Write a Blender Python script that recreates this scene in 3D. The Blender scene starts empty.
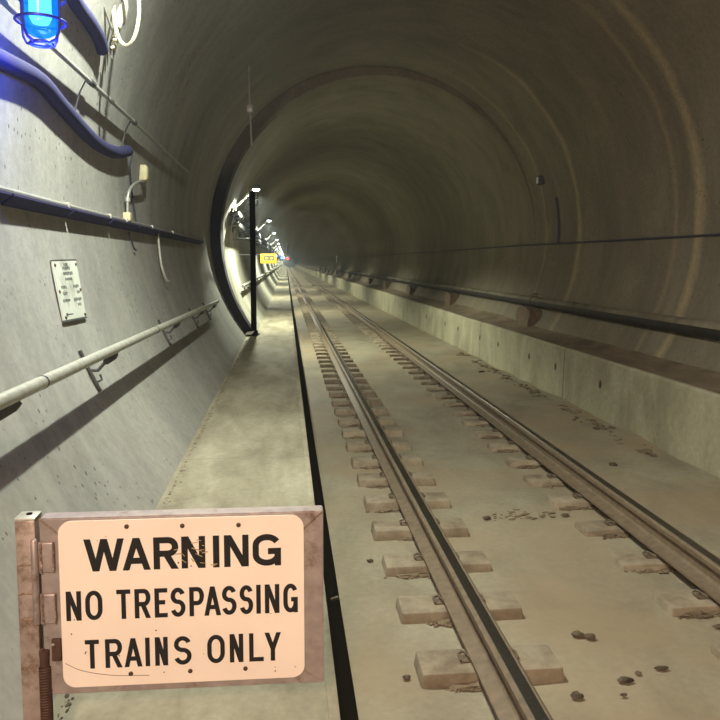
import bpy, bmesh, math, random
from mathutils import Vector, Matrix
random.seed(7)
PI = math.pi
S = bpy.context.scene
COL = S.collection

# ------------------------------------------------------------------ camera
cam_d = bpy.data.cameras.new('camera')
cam_d.sensor_width = 36; cam_d.lens = 36; cam_d.clip_start = 0.02; cam_d.clip_end = 500
cam = bpy.data.objects.new('camera', cam_d); COL.objects.link(cam)
cam.location = (0, 0, 1.9)
cam.rotation_euler = (math.radians(90 - 5.0), 0, math.radians(-5.847))
cam_d.shift_y = -0.0487                # the picture is a square crop a little below the lens axis
S.camera = cam

# ------------------------------------------------------------------ world, exposure, main lights
W = bpy.data.worlds.new('world'); S.world = W; W.use_nodes = True
W.node_tree.nodes['Background'].inputs[0].default_value = (0.55, 0.5, 0.42, 1)
W.node_tree.nodes['Background'].inputs[1].default_value = 0.025
S.view_settings.view_transform = 'Standard'; S.view_settings.look = 'None'
S.view_settings.gamma = 1; S.view_settings.exposure = 0.1
S.view_settings.use_curve_mapping = False

def light(name, typ, loc, energy, color, target=None, parent=None, **kw):
    d = bpy.data.lights.new(name, typ); d.energy = energy; d.color = color
    for k, v in kw.items(): setattr(d, k, v)
    o = bpy.data.objects.new(name, d); COL.objects.link(o); o.location = loc
    if target is not None:
        o.rotation_euler = (Vector(target) - Vector(loc)).to_track_quat('-Z', 'Y').to_euler()
    if parent: o.parent = parent
    return o

# bracket lamp high on the left wall, just above the frame
light('wall_flood_light', 'AREA', (-0.46, 4.2, 4.28), 185, (0.96, 1.0, 0.86), target=(-0.62, 4.25, 0),
      shape='RECTANGLE', size=0.05, size_y=0.07)
# warm platform lights of the station behind the camera
light('platform_light', 'AREA', (-0.55, -2.6, 3.9), 210, (1.0, 0.74, 0.55), target=(1.2, 3.0, 0.5),
      shape='RECTANGLE', size=0.5, size_y=0.5)
light('platform_light', 'AREA', (-0.75, -3.4, 3.3), 80, (1.0, 0.77, 0.64), target=(-0.3, 2.0, 1.0),
      shape='RECTANGLE', size=0.8, size_y=0.4)

# ------------------------------------------------------------------ materials
def nodes(name):
    m = bpy.data.materials.new(name); m.use_nodes = True
    nt = m.node_tree; b = nt.nodes['Principled BSDF']
    return m, nt, b

def flat(name, col, rough=0.6, metal=0.0, noise=0.25, scale=30, bump=0.0, rust=None, rust_amt=0.5):
    """a paint / metal / plastic with a little procedural wear"""
    m, nt, b = nodes(name); L = nt.links.new
    tc = nt.nodes.new('ShaderNodeTexCoord')
    n = nt.nodes.new('ShaderNodeTexNoise'); n.inputs['Scale'].default_value = scale; n.inputs['Detail'].default_value = 6
    L(tc.outputs['Object'], n.inputs['Vector'])
    r = nt.nodes.new('ShaderNodeValToRGB')
    r.color_ramp.elements[0].position = 0.3; r.color_ramp.elements[1].position = 0.72
    r.color_ramp.elements[0].color = tuple(c * (1 - noise) for c in col) + (1,)
    r.color_ramp.elements[1].color = tuple(min(1, c * (1 + noise * 0.5)) for c in col) + (1,)
    L(n.outputs['Fac'], r.inputs['Fac'])
    out = r.outputs['Color']
    if rust:
        n2 = nt.nodes.new('ShaderNodeTexNoise'); n2.inputs['Scale'].default_value = scale * 0.35; n2.inputs['Detail'].default_value = 9
        n2.inputs['Roughness'].default_value = 0.7
        L(tc.outputs['Object'], n2.inputs['Vector'])
        mr = nt.nodes.new('ShaderNodeMapRange'); mr.inputs[1].default_value = 1 - rust_amt; mr.inputs[2].default_value = 1 - rust_amt + 0.12
        L(n2.outputs['Fac'], mr.inputs[0])
        mx = nt.nodes.new('ShaderNodeMix'); mx.data_type = 'RGBA'
        L(mr.outputs[0], mx.inputs[0]); L(out, mx.inputs[6]); mx.inputs[7].default_value = rust + (1,)
        out = mx.outputs[2]
    L(out, b.inputs['Base Color'])
    b.inputs['Roughness'].default_value = rough; b.inputs['Metallic'].default_value = metal
    if bump:
        bp = nt.nodes.new('ShaderNodeBump'); bp.inputs['Strength'].default_value = bump; bp.inputs['Distance'].default_value = 0.004
        L(n.outputs['Fac'], bp.inputs['Height']); L(bp.outputs['Normal'], b.inputs['Normal'])
    return m

def emit(name, col, strength):
    m = bpy.data.materials.new(name); m.use_nodes = True; nt = m.node_tree
    nt.nodes.clear()
    e = nt.nodes.new('ShaderNodeEmission'); e.inputs[0].default_value = col + (1,); e.inputs[1].default_value = strength
    o = nt.nodes.new('ShaderNodeOutputMaterial'); nt.links.new(e.outputs[0], o.inputs[0])
    return m

def concrete(name, base, dark, pale, stain_scale=(0.6, 0.6, 0.6), rough=0.85, pits=0.0, joints=(), joint_col=None,
             tint=None, bump=0.3, stain=0.55, dust=None, streak=0.0, fine=18, period=None):
    m, nt, b = nodes(name); L = nt.links.new; N = nt.nodes.new
    g = N('ShaderNodeNewGeometry')
    mp = N('ShaderNodeMapping'); mp.inputs['Scale'].default_value = stain_scale
    L(g.outputs['Position'], mp.inputs['Vector'])
    n1 = N('ShaderNodeTexNoise'); n1.inputs['Scale'].default_value = 1.6; n1.inputs['Detail'].default_value = 9; n1.inputs['Roughness'].default_value = 0.62
    n1.inputs['Distortion'].default_value = 0.4
    L(mp.outputs[0], n1.inputs['Vector'])
    r1 = N('ShaderNodeValToRGB'); e = r1.color_ramp.elements
    e[0].position = 0.5 - stain * 0.3; e[0].color = dark + (1,); e[1].position = 0.5 + stain * 0.32; e[1].color = pale + (1,)
    mid = r1.color_ramp.elements.new(0.5); mid.color = base + (1,)
    L(n1.outputs['Fac'], r1.inputs['Fac'])
    out = r1.outputs['Color']
    n2 = N('ShaderNodeTexNoise'); n2.inputs['Scale'].default_value = fine; n2.inputs['Detail'].default_value = 8; n2.inputs['Roughness'].default_value = 0.7
    L(g.outputs['Position'], n2.inputs['Vector'])
    mr = N('ShaderNodeMapRange'); mr.inputs[1].default_value = 0.25; mr.inputs[2].default_value = 0.75
    mr.inputs[3].default_value = 0.8; mr.inputs[4].default_value = 1.14
    L(n2.outputs['Fac'], mr.inputs[0])
    mul = N('ShaderNodeMix'); mul.data_type = 'RGBA'; mul.blend_type = 'MULTIPLY'; mul.inputs[0].default_value = 1
    L(out, mul.inputs[6]); L(mr.outputs[0], mul.inputs[7]); out = mul.outputs[2]
    def over(fac, col):
        nonlocal out
        x = N('ShaderNodeMix'); x.data_type = 'RGBA'
        L(fac, x.inputs[0]); L(out, x.inputs[6]); x.inputs[7].default_value = col + (1,); out = x.outputs[2]
    sep = N('ShaderNodeSeparateXYZ'); L(g.outputs['Position'], sep.inputs[0])
    def math_(op, a, bb=None, clamp=False):
        x = N('ShaderNodeMath'); x.operation = op; x.use_clamp = clamp
        for i, v in enumerate((a, bb)):
            if v is None: continue
            if isinstance(v, (int, float)): x.inputs[i].default_value = v
            else: L(v, x.inputs[i])
        return x.outputs[0]
    if streak:                                                # runs of lime and damp down the wall
        mp2 = N('ShaderNodeMapping'); mp2.inputs['Scale'].default_value = (0.45, 2.6, 0.45)
        L(g.outputs['Position'], mp2.inputs['Vector'])
        n3 = N('ShaderNodeTexNoise'); n3.inputs['Scale'].default_value = 1.3; n3.inputs['Detail'].default_value = 7
        L(mp2.outputs[0], n3.inputs['Vector'])
        f = N('ShaderNodeMapRange'); f.inputs[1].default_value = 0.56; f.inputs[2].default_value = 0.74; f.inputs[4].default_value = streak
        L(n3.outputs['Fac'], f.inputs[0]); over(f.outputs[0], pale)
        f = N('ShaderNodeMapRange'); f.inputs[1].default_value = 0.42; f.inputs[2].default_value = 0.3; f.inputs[4].default_value = streak * 0.8
        L(n3.outputs['Fac'], f.inputs[0]); over(f.outputs[0], dark)
    wob = math_('MULTIPLY', math_('SUBTRACT', n1.outputs['Fac'], 0.5), 0.35)
    if joints:
        side = N('ShaderNodeMapRange'); side.interpolation_type = 'SMOOTHSTEP'; side.inputs[1].default_value = 2.4; side.inputs[2].default_value = 3.9; side.inputs[3].default_value = 0.12
        L(sep.outputs['X'], side.inputs[0])
    for (y, wd, amt) in joints:
        d = math_('ABSOLUTE', math_('ADD', math_('SUBTRACT', sep.outputs['Y'], y), wob))
        f = math_('MULTIPLY', math_('SUBTRACT', 1, math_('DIVIDE', d, wd), True), math_('MULTIPLY', math_('MULTIPLY', n2.outputs['Fac'], amt * 1.8), side.outputs[0]), True)
        over(f, joint_col)
    if period:
        ph, per, wd, col, amt = period
        d = math_('ABSOLUTE', math_('SUBTRACT', math_('MODULO', math_('ADD', sep.outputs['Y'], 100 - ph), per), per / 2))
        over(math_('MULTIPLY', math_('LESS_THAN', d, wd), amt), col)
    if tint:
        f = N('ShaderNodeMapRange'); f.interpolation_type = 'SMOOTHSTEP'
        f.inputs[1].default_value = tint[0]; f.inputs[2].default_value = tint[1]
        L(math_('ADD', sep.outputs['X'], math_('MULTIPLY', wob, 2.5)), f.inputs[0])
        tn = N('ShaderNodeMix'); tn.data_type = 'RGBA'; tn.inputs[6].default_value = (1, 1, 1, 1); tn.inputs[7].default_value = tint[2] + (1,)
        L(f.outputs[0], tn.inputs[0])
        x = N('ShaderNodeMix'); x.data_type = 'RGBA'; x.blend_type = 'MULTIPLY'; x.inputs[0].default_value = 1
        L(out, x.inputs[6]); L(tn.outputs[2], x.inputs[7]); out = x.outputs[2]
    hgt = n2.outputs['Fac']
    if pits:
        v = N('ShaderNodeTexVoronoi'); v.inputs['Scale'].default_value = 19; v.inputs['Randomness'].default_value = 1
        mpv = N('ShaderNodeMapping'); mpv.inputs['Scale'].default_value = (1, 1, 0.7); L(g.outputs['Position'], mpv.inputs['Vector'])
        L(mpv.outputs[0], v.inputs['Vector'])
        n4 = N('ShaderNodeTexNoise'); n4.inputs['Scale'].default_value = 2.2; L(g.outputs['Position'], n4.inputs['Vector'])
        thr = math_('MULTIPLY', math_('SUBTRACT', n4.outputs['Fac'], 0.36), pits)
        pf = math_('LESS_THAN', v.outputs['Distance'], thr)
        over(math_('MULTIPLY', pf, 0.75), tuple(c * 0.25 for c in dark))
        hgt = math_('SUBTRACT', hgt, pf)
    if dust:
        n5 = N('ShaderNodeTexNoise'); n5.inputs['Scale'].default_value = 0.9; n5.inputs['Detail'].default_value = 8; L(g.outputs['Position'], n5.inputs['Vector'])
        f = N('ShaderNodeMapRange'); f.inputs[1].default_value = 0.42; f.inputs[2].default_value = 0.62
        L(n5.outputs['Fac'], f.inputs[0]); over(math_('MULTIPLY', f.outputs[0], dust[1]), dust[0])
    L(out, b.inputs['Base Color'])
    b.inputs['Roughness'].default_value = rough
    b.inputs['Specular IOR Level'].default_value = 0.25
    bp = N('ShaderNodeBump'); bp.inputs['Strength'].default_value = bump; bp.inputs['Distance'].default_value = 0.008
    L(hgt, bp.inputs['Height']); L(bp.outputs['Normal'], b.inputs['Normal'])
    return m

M = {}
M['wall'] = concrete('lining_concrete', (0.33, 0.33, 0.30), (0.24, 0.24, 0.215), (0.44, 0.44, 0.395), (0.8, 0.9, 0.4), pits=0.62,
                     joints=((7.75, 0.13, 1.0), (8.25, 0.08, 0.45), (11.1, 0.12, 0.8), (12.6, 0.08, 0.6)), joint_col=(0.66, 0.60, 0.47), streak=0.42, bump=0.45,
                     tint=(-1.15, 0.6, (0.62, 0.54, 0.43)), stain=0.95)  # browner to the right: warm light put into the lining colour
M['wall_right'] = M['ceiling'] = M['wall']
M['segment'] = concrete('segment_lining_concrete', (0.42, 0.42, 0.33), (0.32, 0.32, 0.25), (0.52, 0.52, 0.42), (0.5, 0.6, 0.4), streak=0.3,
                     bump=0.25, period=(0.3, 1.5, 0.025, (0.12, 0.12, 0.1), 0.8))
M['walkway'] = concrete('walkway_concrete', (0.285, 0.26, 0.185), (0.20, 0.18, 0.125), (0.37, 0.345, 0.255), (2.2, 0.7, 1), pits=0.05, bump=0.25,
                     period=(0.9, 3.2, 0.008, (0.2, 0.19, 0.14), 0.7), fine=26)
M['floor'] = concrete('track_slab_concrete', (0.295, 0.265, 0.19), (0.19, 0.17, 0.12), (0.385, 0.355, 0.26), (0.9, 0.6, 1), rough=0.7, bump=0.22,
                     dust=((0.325, 0.25, 0.16), 0.65), fine=22, stain=0.8)
M['bench'] = concrete('bench_concrete', (0.36, 0.34, 0.235), (0.26, 0.24, 0.165), (0.46, 0.44, 0.31), (0.5, 0.8, 0.5), streak=0.5, pits=0.03, bump=0.3,
                     period=(0.97, 4.25, 0.014, (0.11, 0.10, 0.07), 0.8))
M['block'] = concrete('rail_block_concrete', (0.28, 0.235, 0.165), (0.19, 0.15, 0.105), (0.36, 0.31, 0.225), (3, 3, 3), pits=0.12, bump=0.4)
M['dirt'] = concrete('brown_dirt', (0.18, 0.14, 0.09), (0.12, 0.09, 0.06), (0.235, 0.185, 0.125), (2, 1, 2), bump=0.6, rough=0.95, fine=40)
M['clod'] = concrete('dark_dirt', (0.10, 0.08, 0.055), (0.05, 0.04, 0.03), (0.16, 0.13, 0.09), (8, 8, 8), bump=0.8, rough=0.95, fine=60)
M['black'] = flat('black_and_shade', (0.007, 0.006, 0.006), 0.9)  # painted shade on fascia and post; plain black on screw and strip
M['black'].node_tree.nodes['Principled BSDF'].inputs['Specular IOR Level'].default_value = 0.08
M['endwall'] = flat('near_black_concrete', (0.030, 0.030, 0.036), 0.9, noise=0.4, scale=4)
def headwall_mat():  # low black fading upwards: shade of the unlit ring put into colour
    m = concrete('shaded_headwall_concrete', (0.20, 0.18, 0.14), (0.13, 0.115, 0.09), (0.27, 0.25, 0.2), (0.8, 0.9, 0.4), bump=0.25)
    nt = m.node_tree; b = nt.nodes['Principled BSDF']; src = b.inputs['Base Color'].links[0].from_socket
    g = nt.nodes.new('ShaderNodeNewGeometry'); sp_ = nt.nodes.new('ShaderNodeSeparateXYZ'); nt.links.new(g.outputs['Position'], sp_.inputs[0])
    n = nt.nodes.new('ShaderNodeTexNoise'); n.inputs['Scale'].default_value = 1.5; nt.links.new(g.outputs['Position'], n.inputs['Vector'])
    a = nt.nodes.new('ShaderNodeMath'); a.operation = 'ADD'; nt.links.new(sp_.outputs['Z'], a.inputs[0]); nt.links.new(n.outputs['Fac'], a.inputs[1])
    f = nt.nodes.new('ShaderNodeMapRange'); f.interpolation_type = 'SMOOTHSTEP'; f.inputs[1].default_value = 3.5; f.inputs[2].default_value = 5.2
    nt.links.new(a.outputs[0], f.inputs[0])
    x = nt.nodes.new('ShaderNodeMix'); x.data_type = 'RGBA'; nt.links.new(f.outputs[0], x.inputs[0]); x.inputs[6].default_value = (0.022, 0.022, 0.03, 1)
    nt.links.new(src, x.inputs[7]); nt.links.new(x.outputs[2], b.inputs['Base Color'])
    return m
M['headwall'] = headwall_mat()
M['steel'] = flat('dusty_rail_steel', (0.215, 0.165, 0.11), 0.65, 0.25, 0.25, 20, 0.06)
M['polish'] = flat('polished_rail_steel', (0.55, 0.53, 0.50), 0.26, 1.0, 0.15, 60)
M['base'] = flat('dusty_rail_base', (0.25, 0.21, 0.155), 0.7, 0.2, 0.3, 14, 0.15)
M['clip'] = flat('rusty_clip_steel', (0.20, 0.155, 0.105), 0.7, 0.5, 0.5, 60)
M['galv'] = flat('galvanised_steel', (0.50, 0.50, 0.43), 0.5, 0.35, 0.2, 30)
M['conduit'] = flat('grey_conduit', (0.36, 0.36, 0.33), 0.5, 0.3, 0.2, 30)
M['cable'] = flat('dark_cable_jacket', (0.055, 0.055, 0.085), 0.7, 0, 0.2, 20)
M['shadow_blue'] = flat('dark_blue_shadow_tone', (0.030, 0.030, 0.10), 0.85, 0, 0.15, 20)  # blue-filled wall shadow put into the colour; fitting plate and drooping tube share it
M['bracket'] = flat('dark_bracket_steel', (0.10, 0.10, 0.10), 0.55, 0.5, 0.3, 40)
M['cream'] = flat('cream_plastic', (0.72, 0.66, 0.40), 0.5, 0, 0.1, 30)
M['whiteplastic'] = flat('pale_cable', (0.52, 0.50, 0.34), 0.45, 0, 0.08, 30)
M['pipe'] = flat('dark_pipe', (0.030, 0.026, 0.022), 0.6, 0.1, 0.35, 10)
M['pipedust'] = concrete('settled_dust', (0.20, 0.175, 0.125), (0.13, 0.11, 0.08), (0.26, 0.23, 0.17), (2, 1, 2), bump=0.4)
M['pedestal'] = flat('brown_pedestal_concrete', (0.19, 0.135, 0.085), 0.9, 0, 0.4, 9, 0.4)
M['gate'] = flat('worn_gate_steel', (0.42, 0.35, 0.33), 0.42, 0.45, 0.22, 30, 0.1, rust=(0.19, 0.11, 0.075), rust_amt=0.44)
M['post'] = flat('worn_post_steel', (0.44, 0.35, 0.31), 0.45, 0.4, 0.25, 26, 0.1, rust=(0.17, 0.095, 0.055), rust_amt=0.50)
M['spring'] = flat('rusty_spring_steel', (0.11, 0.06, 0.04), 0.65, 0.5, 0.3, 40)
M['weld'] = flat('weld_bead', (0.36, 0.25, 0.18), 0.5, 0.5, 0.5, 120, 0.6)
M['sign'] = flat('sign_enamel', (0.90, 0.77, 0.66), 0.45, 0, 0.06, 5, rust=(0.42, 0.24, 0.10), rust_amt=0.27)
M['ink'] = flat('sign_lettering', (0.008, 0.007, 0.007), 0.8, 0, 0.3, 60, rust=(0.5, 0.38, 0.28), rust_amt=0.26)
M['scuff'] = flat('scuffed_paint', (0.45, 0.33, 0.17), 0.7)
M['bolt'] = flat('rusty_bolt', (0.10, 0.05, 0.03), 0.6, 0.4, 0.3, 80)
M['placard'] = flat('worn_placard', (0.62, 0.66, 0.57), 0.6, 0, 0.08, 8, rust=(0.33, 0.32, 0.28), rust_amt=0.47)
M['placard_ink'] = flat('faded_ink', (0.10, 0.11, 0.10), 0.6)
M['white'] = flat('white_paint', (0.75, 0.75, 0.72), 0.5, 0, 0.1, 30)
M['yellow'] = flat('yellow_sign', (0.95, 0.55, 0.03), 0.5, 0, 0.05, 8)
M['lampbody'] = flat('lamp_housing', (0.20, 0.20, 0.20), 0.5, 0.4, 0.2, 30)
M['lens'] = emit('lamp_lens', (0.92, 1.0, 0.95), 18)
M['cage'] = flat('blue_lamp_guard', (0.05, 0.07, 0.40), 0.4, 0.4, 0.15, 40)
M['core'] = emit('blue_lamp_core', (0.55, 0.95, 1.0), 3.0)
M['redlens'] = emit('red_lens', (1.0, 0.03, 0.05), 9)
M['bluelens'] = emit('blue_lens', (0.05, 0.12, 1.0), 9)
def globe_mat():
    m = bpy.data.materials.new('blue_lamp_glass'); m.use_nodes = True; nt = m.node_tree; nt.nodes.clear()
    t = nt.nodes.new('ShaderNodeBsdfTransparent'); t.inputs[0].default_value = (0.25, 0.75, 1, 1)
    e = nt.nodes.new('ShaderNodeEmission'); e.inputs[0].default_value = (0.0, 0.14, 1.0, 1); e.inputs[1].default_value = 2.2
    g = nt.nodes.new('ShaderNodeBsdfGlossy'); g.inputs[1].default_value = 0.1
    mx = nt.nodes.new('ShaderNodeMixShader'); mx.inputs[0].default_value = 0.55
    m2 = nt.nodes.new('ShaderNodeMixShader'); m2.inputs[0].default_value = 0.04
    o = nt.nodes.new('ShaderNodeOutputMaterial')
    nt.links.new(t.outputs[0], mx.inputs[1]); nt.links.new(e.outputs[0], mx.inputs[2])
    nt.links.new(mx.outputs[0], m2.inputs[1]); nt.links.new(g.outputs[0], m2.inputs[2]); nt.links.new(m2.outputs[0], o.inputs[0])
    return m
M['globe'] = globe_mat()

# ------------------------------------------------------------------ mesh helpers
class MB:
    def __init__(s): s.bm = bmesh.new()
    def box(s, lo, hi, bevel=0.0, rot=None, seg=2):
        t = bmesh.new(); bmesh.ops.create_cube(t, size=1)
        c = [(a + b) / 2 for a, b in zip(lo, hi)]; d = [b - a for a, b in zip(lo, hi)]
        for v in t.verts: v.co = Vector((v.co.x * d[0], v.co.y * d[1], v.co.z * d[2]))
        if bevel: bmesh.ops.bevel(t, geom=list(t.edges), offset=bevel, segments=seg, affect='EDGES', profile=0.5)
        for v in t.verts:
            if rot: v.co = rot @ v.co
            v.co += Vector(c)
        s.merge(t); return s
    def merge(s, t):
        me = bpy.data.meshes.new('t'); t.to_mesh(me); t.free(); s.bm.from_mesh(me); bpy.data.meshes.remove(me)
    def tube(s, pts, r, n=10, closed=False):
        pts = [Vector(p) for p in pts]; k = len(pts); rings = []
        up = None
        for i, p in enumerate(pts):
            a = pts[(i - 1) % k] if (closed or i > 0) else p
            b = pts[(i + 1) % k] if (closed or i < k - 1) else p
            t = (b - a).normalized()
            if up is None:
                up = t.orthogonal().normalized()
            else:
                up = (up - t * up.dot(t)).normalized()
            v = t.cross(up); rr = r[i] if isinstance(r, (list, tuple)) else r
            rings.append([s.bm.verts.new(p + (up * math.cos(2 * PI * j / n) + v * math.sin(2 * PI * j / n)) * rr) for j in range(n)])
        m = k if closed else k - 1
        for i in range(m):
            A, B = rings[i], rings[(i + 1) % k]
            for j in range(n):
                s.bm.faces.new((A[j], A[(j + 1) % n], B[(j + 1) % n], B[j]))
        if not closed:
            s.bm.faces.new(rings[0][::-1]); s.bm.faces.new(rings[-1])
        return s
    def prism(s, poly, axis, a, b):
        """closed polygon (two coordinates) pushed along axis from a to b"""
        def P(u, v, w):
            return {'x': (w, u, v), 'y': (u, w, v), 'z': (u, v, w)}[axis]
        A = [s.bm.verts.new(P(u, v, a)) for u, v in poly]; B = [s.bm.verts.new(P(u, v, b)) for u, v in poly]
        k = len(poly)
        s.bm.faces.new(A); s.bm.faces.new(B[::-1])
        for i in range(k): s.bm.faces.new((A[i], B[i], B[(i + 1) % k], A[(i + 1) % k]))
        return s
    def lathe(s, prof, c, n=24, axis='z'):
        rings = []
        for r, h in prof:
            ring = []
            for j in range(n):
                x, y = r * math.cos(2 * PI * j / n), r * math.sin(2 * PI * j / n)
                p = {'z': (x, y, h), 'y': (x, h, y), 'x': (h, x, y)}[axis]
                ring.append(s.bm.verts.new(Vector(c) + Vector(p)))
            rings.append(ring)
        for A, B in zip(rings, rings[1:]):
            for j in range(n): s.bm.faces.new((A[j], A[(j + 1) % n], B[(j + 1) % n], B[j]))
        s.bm.faces.new(rings[0][::-1]); s.bm.faces.new(rings[-1])
        return s
    def blob(s, c, size, rough=0.25, sub=2, flat=True):
        t = bmesh.new(); bmesh.ops.create_icosphere(t, subdivisions=sub, radius=1)
        for v in t.verts:
            k = 1 + random.uniform(-rough, rough)
            z = v.co.z * k
            if flat and z < -0.25: z = -0.25
            v.co = Vector((v.co.x * k * size[0], v.co.y * k * size[1], z * size[2])) + Vector(c)
        s.merge(t); return s
    def build(s, name, mat, parent=None, smooth=True, angle=35, offset=None):
        bmesh.ops.recalc_face_normals(s.bm, faces=list(s.bm.faces))
        me = bpy.data.meshes.new(name); s.bm.to_mesh(me); s.bm.free()
        if offset is not None: me.transform(Matrix.Translation(-Vector(offset)))
        me.materials.append(M[mat] if isinstance(mat, str) else mat)
        if smooth:
            me.polygons.foreach_set('use_smooth', [True] * len(me.polygons))
            me.set_sharp_from_angle(angle=math.radians(angle))
        o = bpy.data.objects.new(name, me); COL.objects.link(o)
        if parent: o.parent = parent
        if offset is not None and not parent: o.location = offset
        return o

def tag(o, label=None, cat=None, group=None, kind=None):
    if label: o['label'] = label
    if cat: o['category'] = cat
    if group: o['group'] = group
    if kind: o['kind'] = kind
    return o
def empty(name, loc, label, cat, group=None, rz=0.0):
    o = bpy.data.objects.new(name, None); COL.objects.link(o); o.location = loc; o.rotation_euler = (0, 0, rz)
    o.empty_display_size = 0.1
    return tag(o, label, cat, group)
def copy_tree(o, parent=None):
    c = o.copy(); COL.objects.link(c)
    if parent: c.parent = parent
    for ch in list(o.children): copy_tree(ch, c)
    return c
def struct(o): o['kind'] = 'structure'; return o

# ------------------------------------------------------------------ tunnel shell
CX, CZ, R = 1.65, 2.40, 3.0            # near cast lining
FX, FZ, FR = 1.74, 2.35, 2.91          # bored tunnel beyond the headwall
YH, YE, Y0 = 13.2, 420.0, -7.0
def wallp(Y, ang, off=0.0):
    """point on the near lining, off metres inside it"""
    return Vector((CX + (R - off) * math.cos(ang), Y, CZ + (R - off) * math.sin(ang)))
def wall_at(Y, z, off=0.0, side=-1):
    return wallp(Y, PI - math.asin((z - CZ) / R) if side < 0 else math.asin((z - CZ) / R), off)
def far_at(Y, z, off=0.0, side=-1):
    a = math.asin((z - FZ) / FR)
    return Vector((FX + side * (FR - off) * math.cos(a), Y, FZ + (FR - off) * math.sin(a)))
def shell(name, cx, cz, r, a0, a1, ya, yb, mat, thick=0.25, n=48):
    m = MB(); k = max(6, int(n * abs(a1 - a0) / 180))
    poly = [(cx + r * math.cos(math.radians(a0 + (a1 - a0) * i / k)), cz + r * math.sin(math.radians(a0 + (a1 - a0) * i / k))) for i in range(k + 1)]
    poly += [(cx + (r + thick) * math.cos(math.radians(a0 + (a1 - a0) * i / k)), cz + (r + thick) * math.sin(math.radians(a0 + (a1 - a0) * i / k))) for i in range(k, -1, -1)]
    m.prism(poly, 'y', ya, yb)
    return struct(m.build(name, mat, angle=20))
shell('wall_left', CX, CZ, R, 138, 222, Y0, YH, 'wall')
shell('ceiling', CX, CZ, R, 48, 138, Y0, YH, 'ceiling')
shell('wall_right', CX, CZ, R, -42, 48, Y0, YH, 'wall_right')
shell('wall_far_left', FX, FZ, FR, 166, 222, YH + 0.45, YE, 'segment', 0.6)
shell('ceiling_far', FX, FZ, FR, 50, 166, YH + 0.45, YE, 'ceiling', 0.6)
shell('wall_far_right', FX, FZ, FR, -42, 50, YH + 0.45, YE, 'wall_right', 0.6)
# the headwall ring where the bored tube starts, its unlit black put into the colour
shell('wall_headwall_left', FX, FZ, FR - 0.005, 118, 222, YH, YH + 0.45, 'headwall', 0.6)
shell('wall_headwall_right', FX, FZ, FR - 0.005, -42, 118, YH, YH + 0.45, 'wall_right', 0.6)
struct(MB().box((-3, YE, -1), (6, YE + 0.3, 6)).build('wall_end', 'endwall'))  # closes the far end in one even near-black tone

# track slab: a gently uneven grid near the camera, flat further on
def floor():
    m = MB(); rnd = random.Random(3)
    xs = [-1.3 + 0.11 * i for i in range(47)]
    ys = [-2.0 + 0.13 * i for i in range(140)] + [16.3 + 3.5 * i for i in range(116)]
    from mathutils import noise
    g = []
    for y in ys:
        row = []
        for x in xs:
            h = 0.012 * (noise.noise(Vector((x * 1.6, y * 1.3, 0))) ) + 0.006 * noise.noise(Vector((x * 5, y * 5, 3)))
            if x > 2.75: h += 0.05 * min(1, (x - 2.75) / 0.7) * (0.75 + 0.7 * noise.noise(Vector((x * 2, y * 1.8, 9))))
            if y > 16: h *= 0.6
            row.append(m.bm.verts.new((x, y, h)))
        g.append(row)
    for a, b in zip(g, g[1:]):
        for i in range(len(xs) - 1): m.bm.faces.new((a[i], a[i + 1], b[i + 1], b[i]))
    o = m.build('floor', 'floor', angle=60)
    return struct(o)
floor()
# raised walkway (and the platform end it grows out of), its fascia sloped and blackened as shadow, and pale nosing
WZ, WE = 0.56, 0.143
struct(MB().box((-1.6, -3.0, 0.02), (WE - 0.03, YE, WZ), 0).build('floor_walkway', 'walkway'))
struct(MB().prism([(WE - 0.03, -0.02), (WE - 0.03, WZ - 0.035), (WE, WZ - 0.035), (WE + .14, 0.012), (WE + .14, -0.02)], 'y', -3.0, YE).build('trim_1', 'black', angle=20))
struct(MB().box((WE - 0.03, -3.0, WZ - 0.035), (WE + 0.005, YE, WZ + 0.004), 0.004).build('trim_2', 'walkway'))
# low bench wall on the right, with dirt banked on its top
struct(MB().prism([(3.72, -0.05), (3.745, 0.715), (3.77, 0.74), (4.7, 0.76), (4.7, -0.05)], 'y', -3, YE).build('wall_bench', 'bench', angle=20))
def bank():
    from mathutils import noise
    m = MB(); g = []
    ys = [-1 + 0.2 * i for i in range(120)] + [23 + 2 * i for i in range(80)]
    prof = [(3.79, 0.742), (3.90, 0.752), (4.02, 0.768), (4.12, 0.79), (4.2, 0.82), (4.26, 0.86)]
    for y in ys:
        row = []
        for i, (x, z) in enumerate(prof):
            k = noise.noise(Vector((x * 2, y * 0.5, 0)))
            row.append(m.bm.verts.new((x + (0.05 * k if i < 4 else 0), y, z + 0.02 * k * (i > 0))))
        g.append(row)
    for a, b in zip(g, g[1:]):
        for i in range(len(prof) - 1): m.bm.faces.new((a[i], a[i + 1], b[i + 1], b[i]))
    tag(m.build('dirt_bank', 'dirt', angle=60), 'bank of brown dirt and dust lying along the top of the low bench wall', 'dirt', kind='stuff')
bank()
# tie holes left in the bench face
bench = bpy.data.objects['wall_bench']
for y in (8.2, 9.65, 10.75, 12.4, 13.6, 15.4, 16.7, 19.0, 21.0, 23.5):
    MB().blob((3.737, y, 0.44), (0.012, 0.035, 0.055), 0.2, 2, False).build('tie_hole', 'clod', bench)

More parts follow.
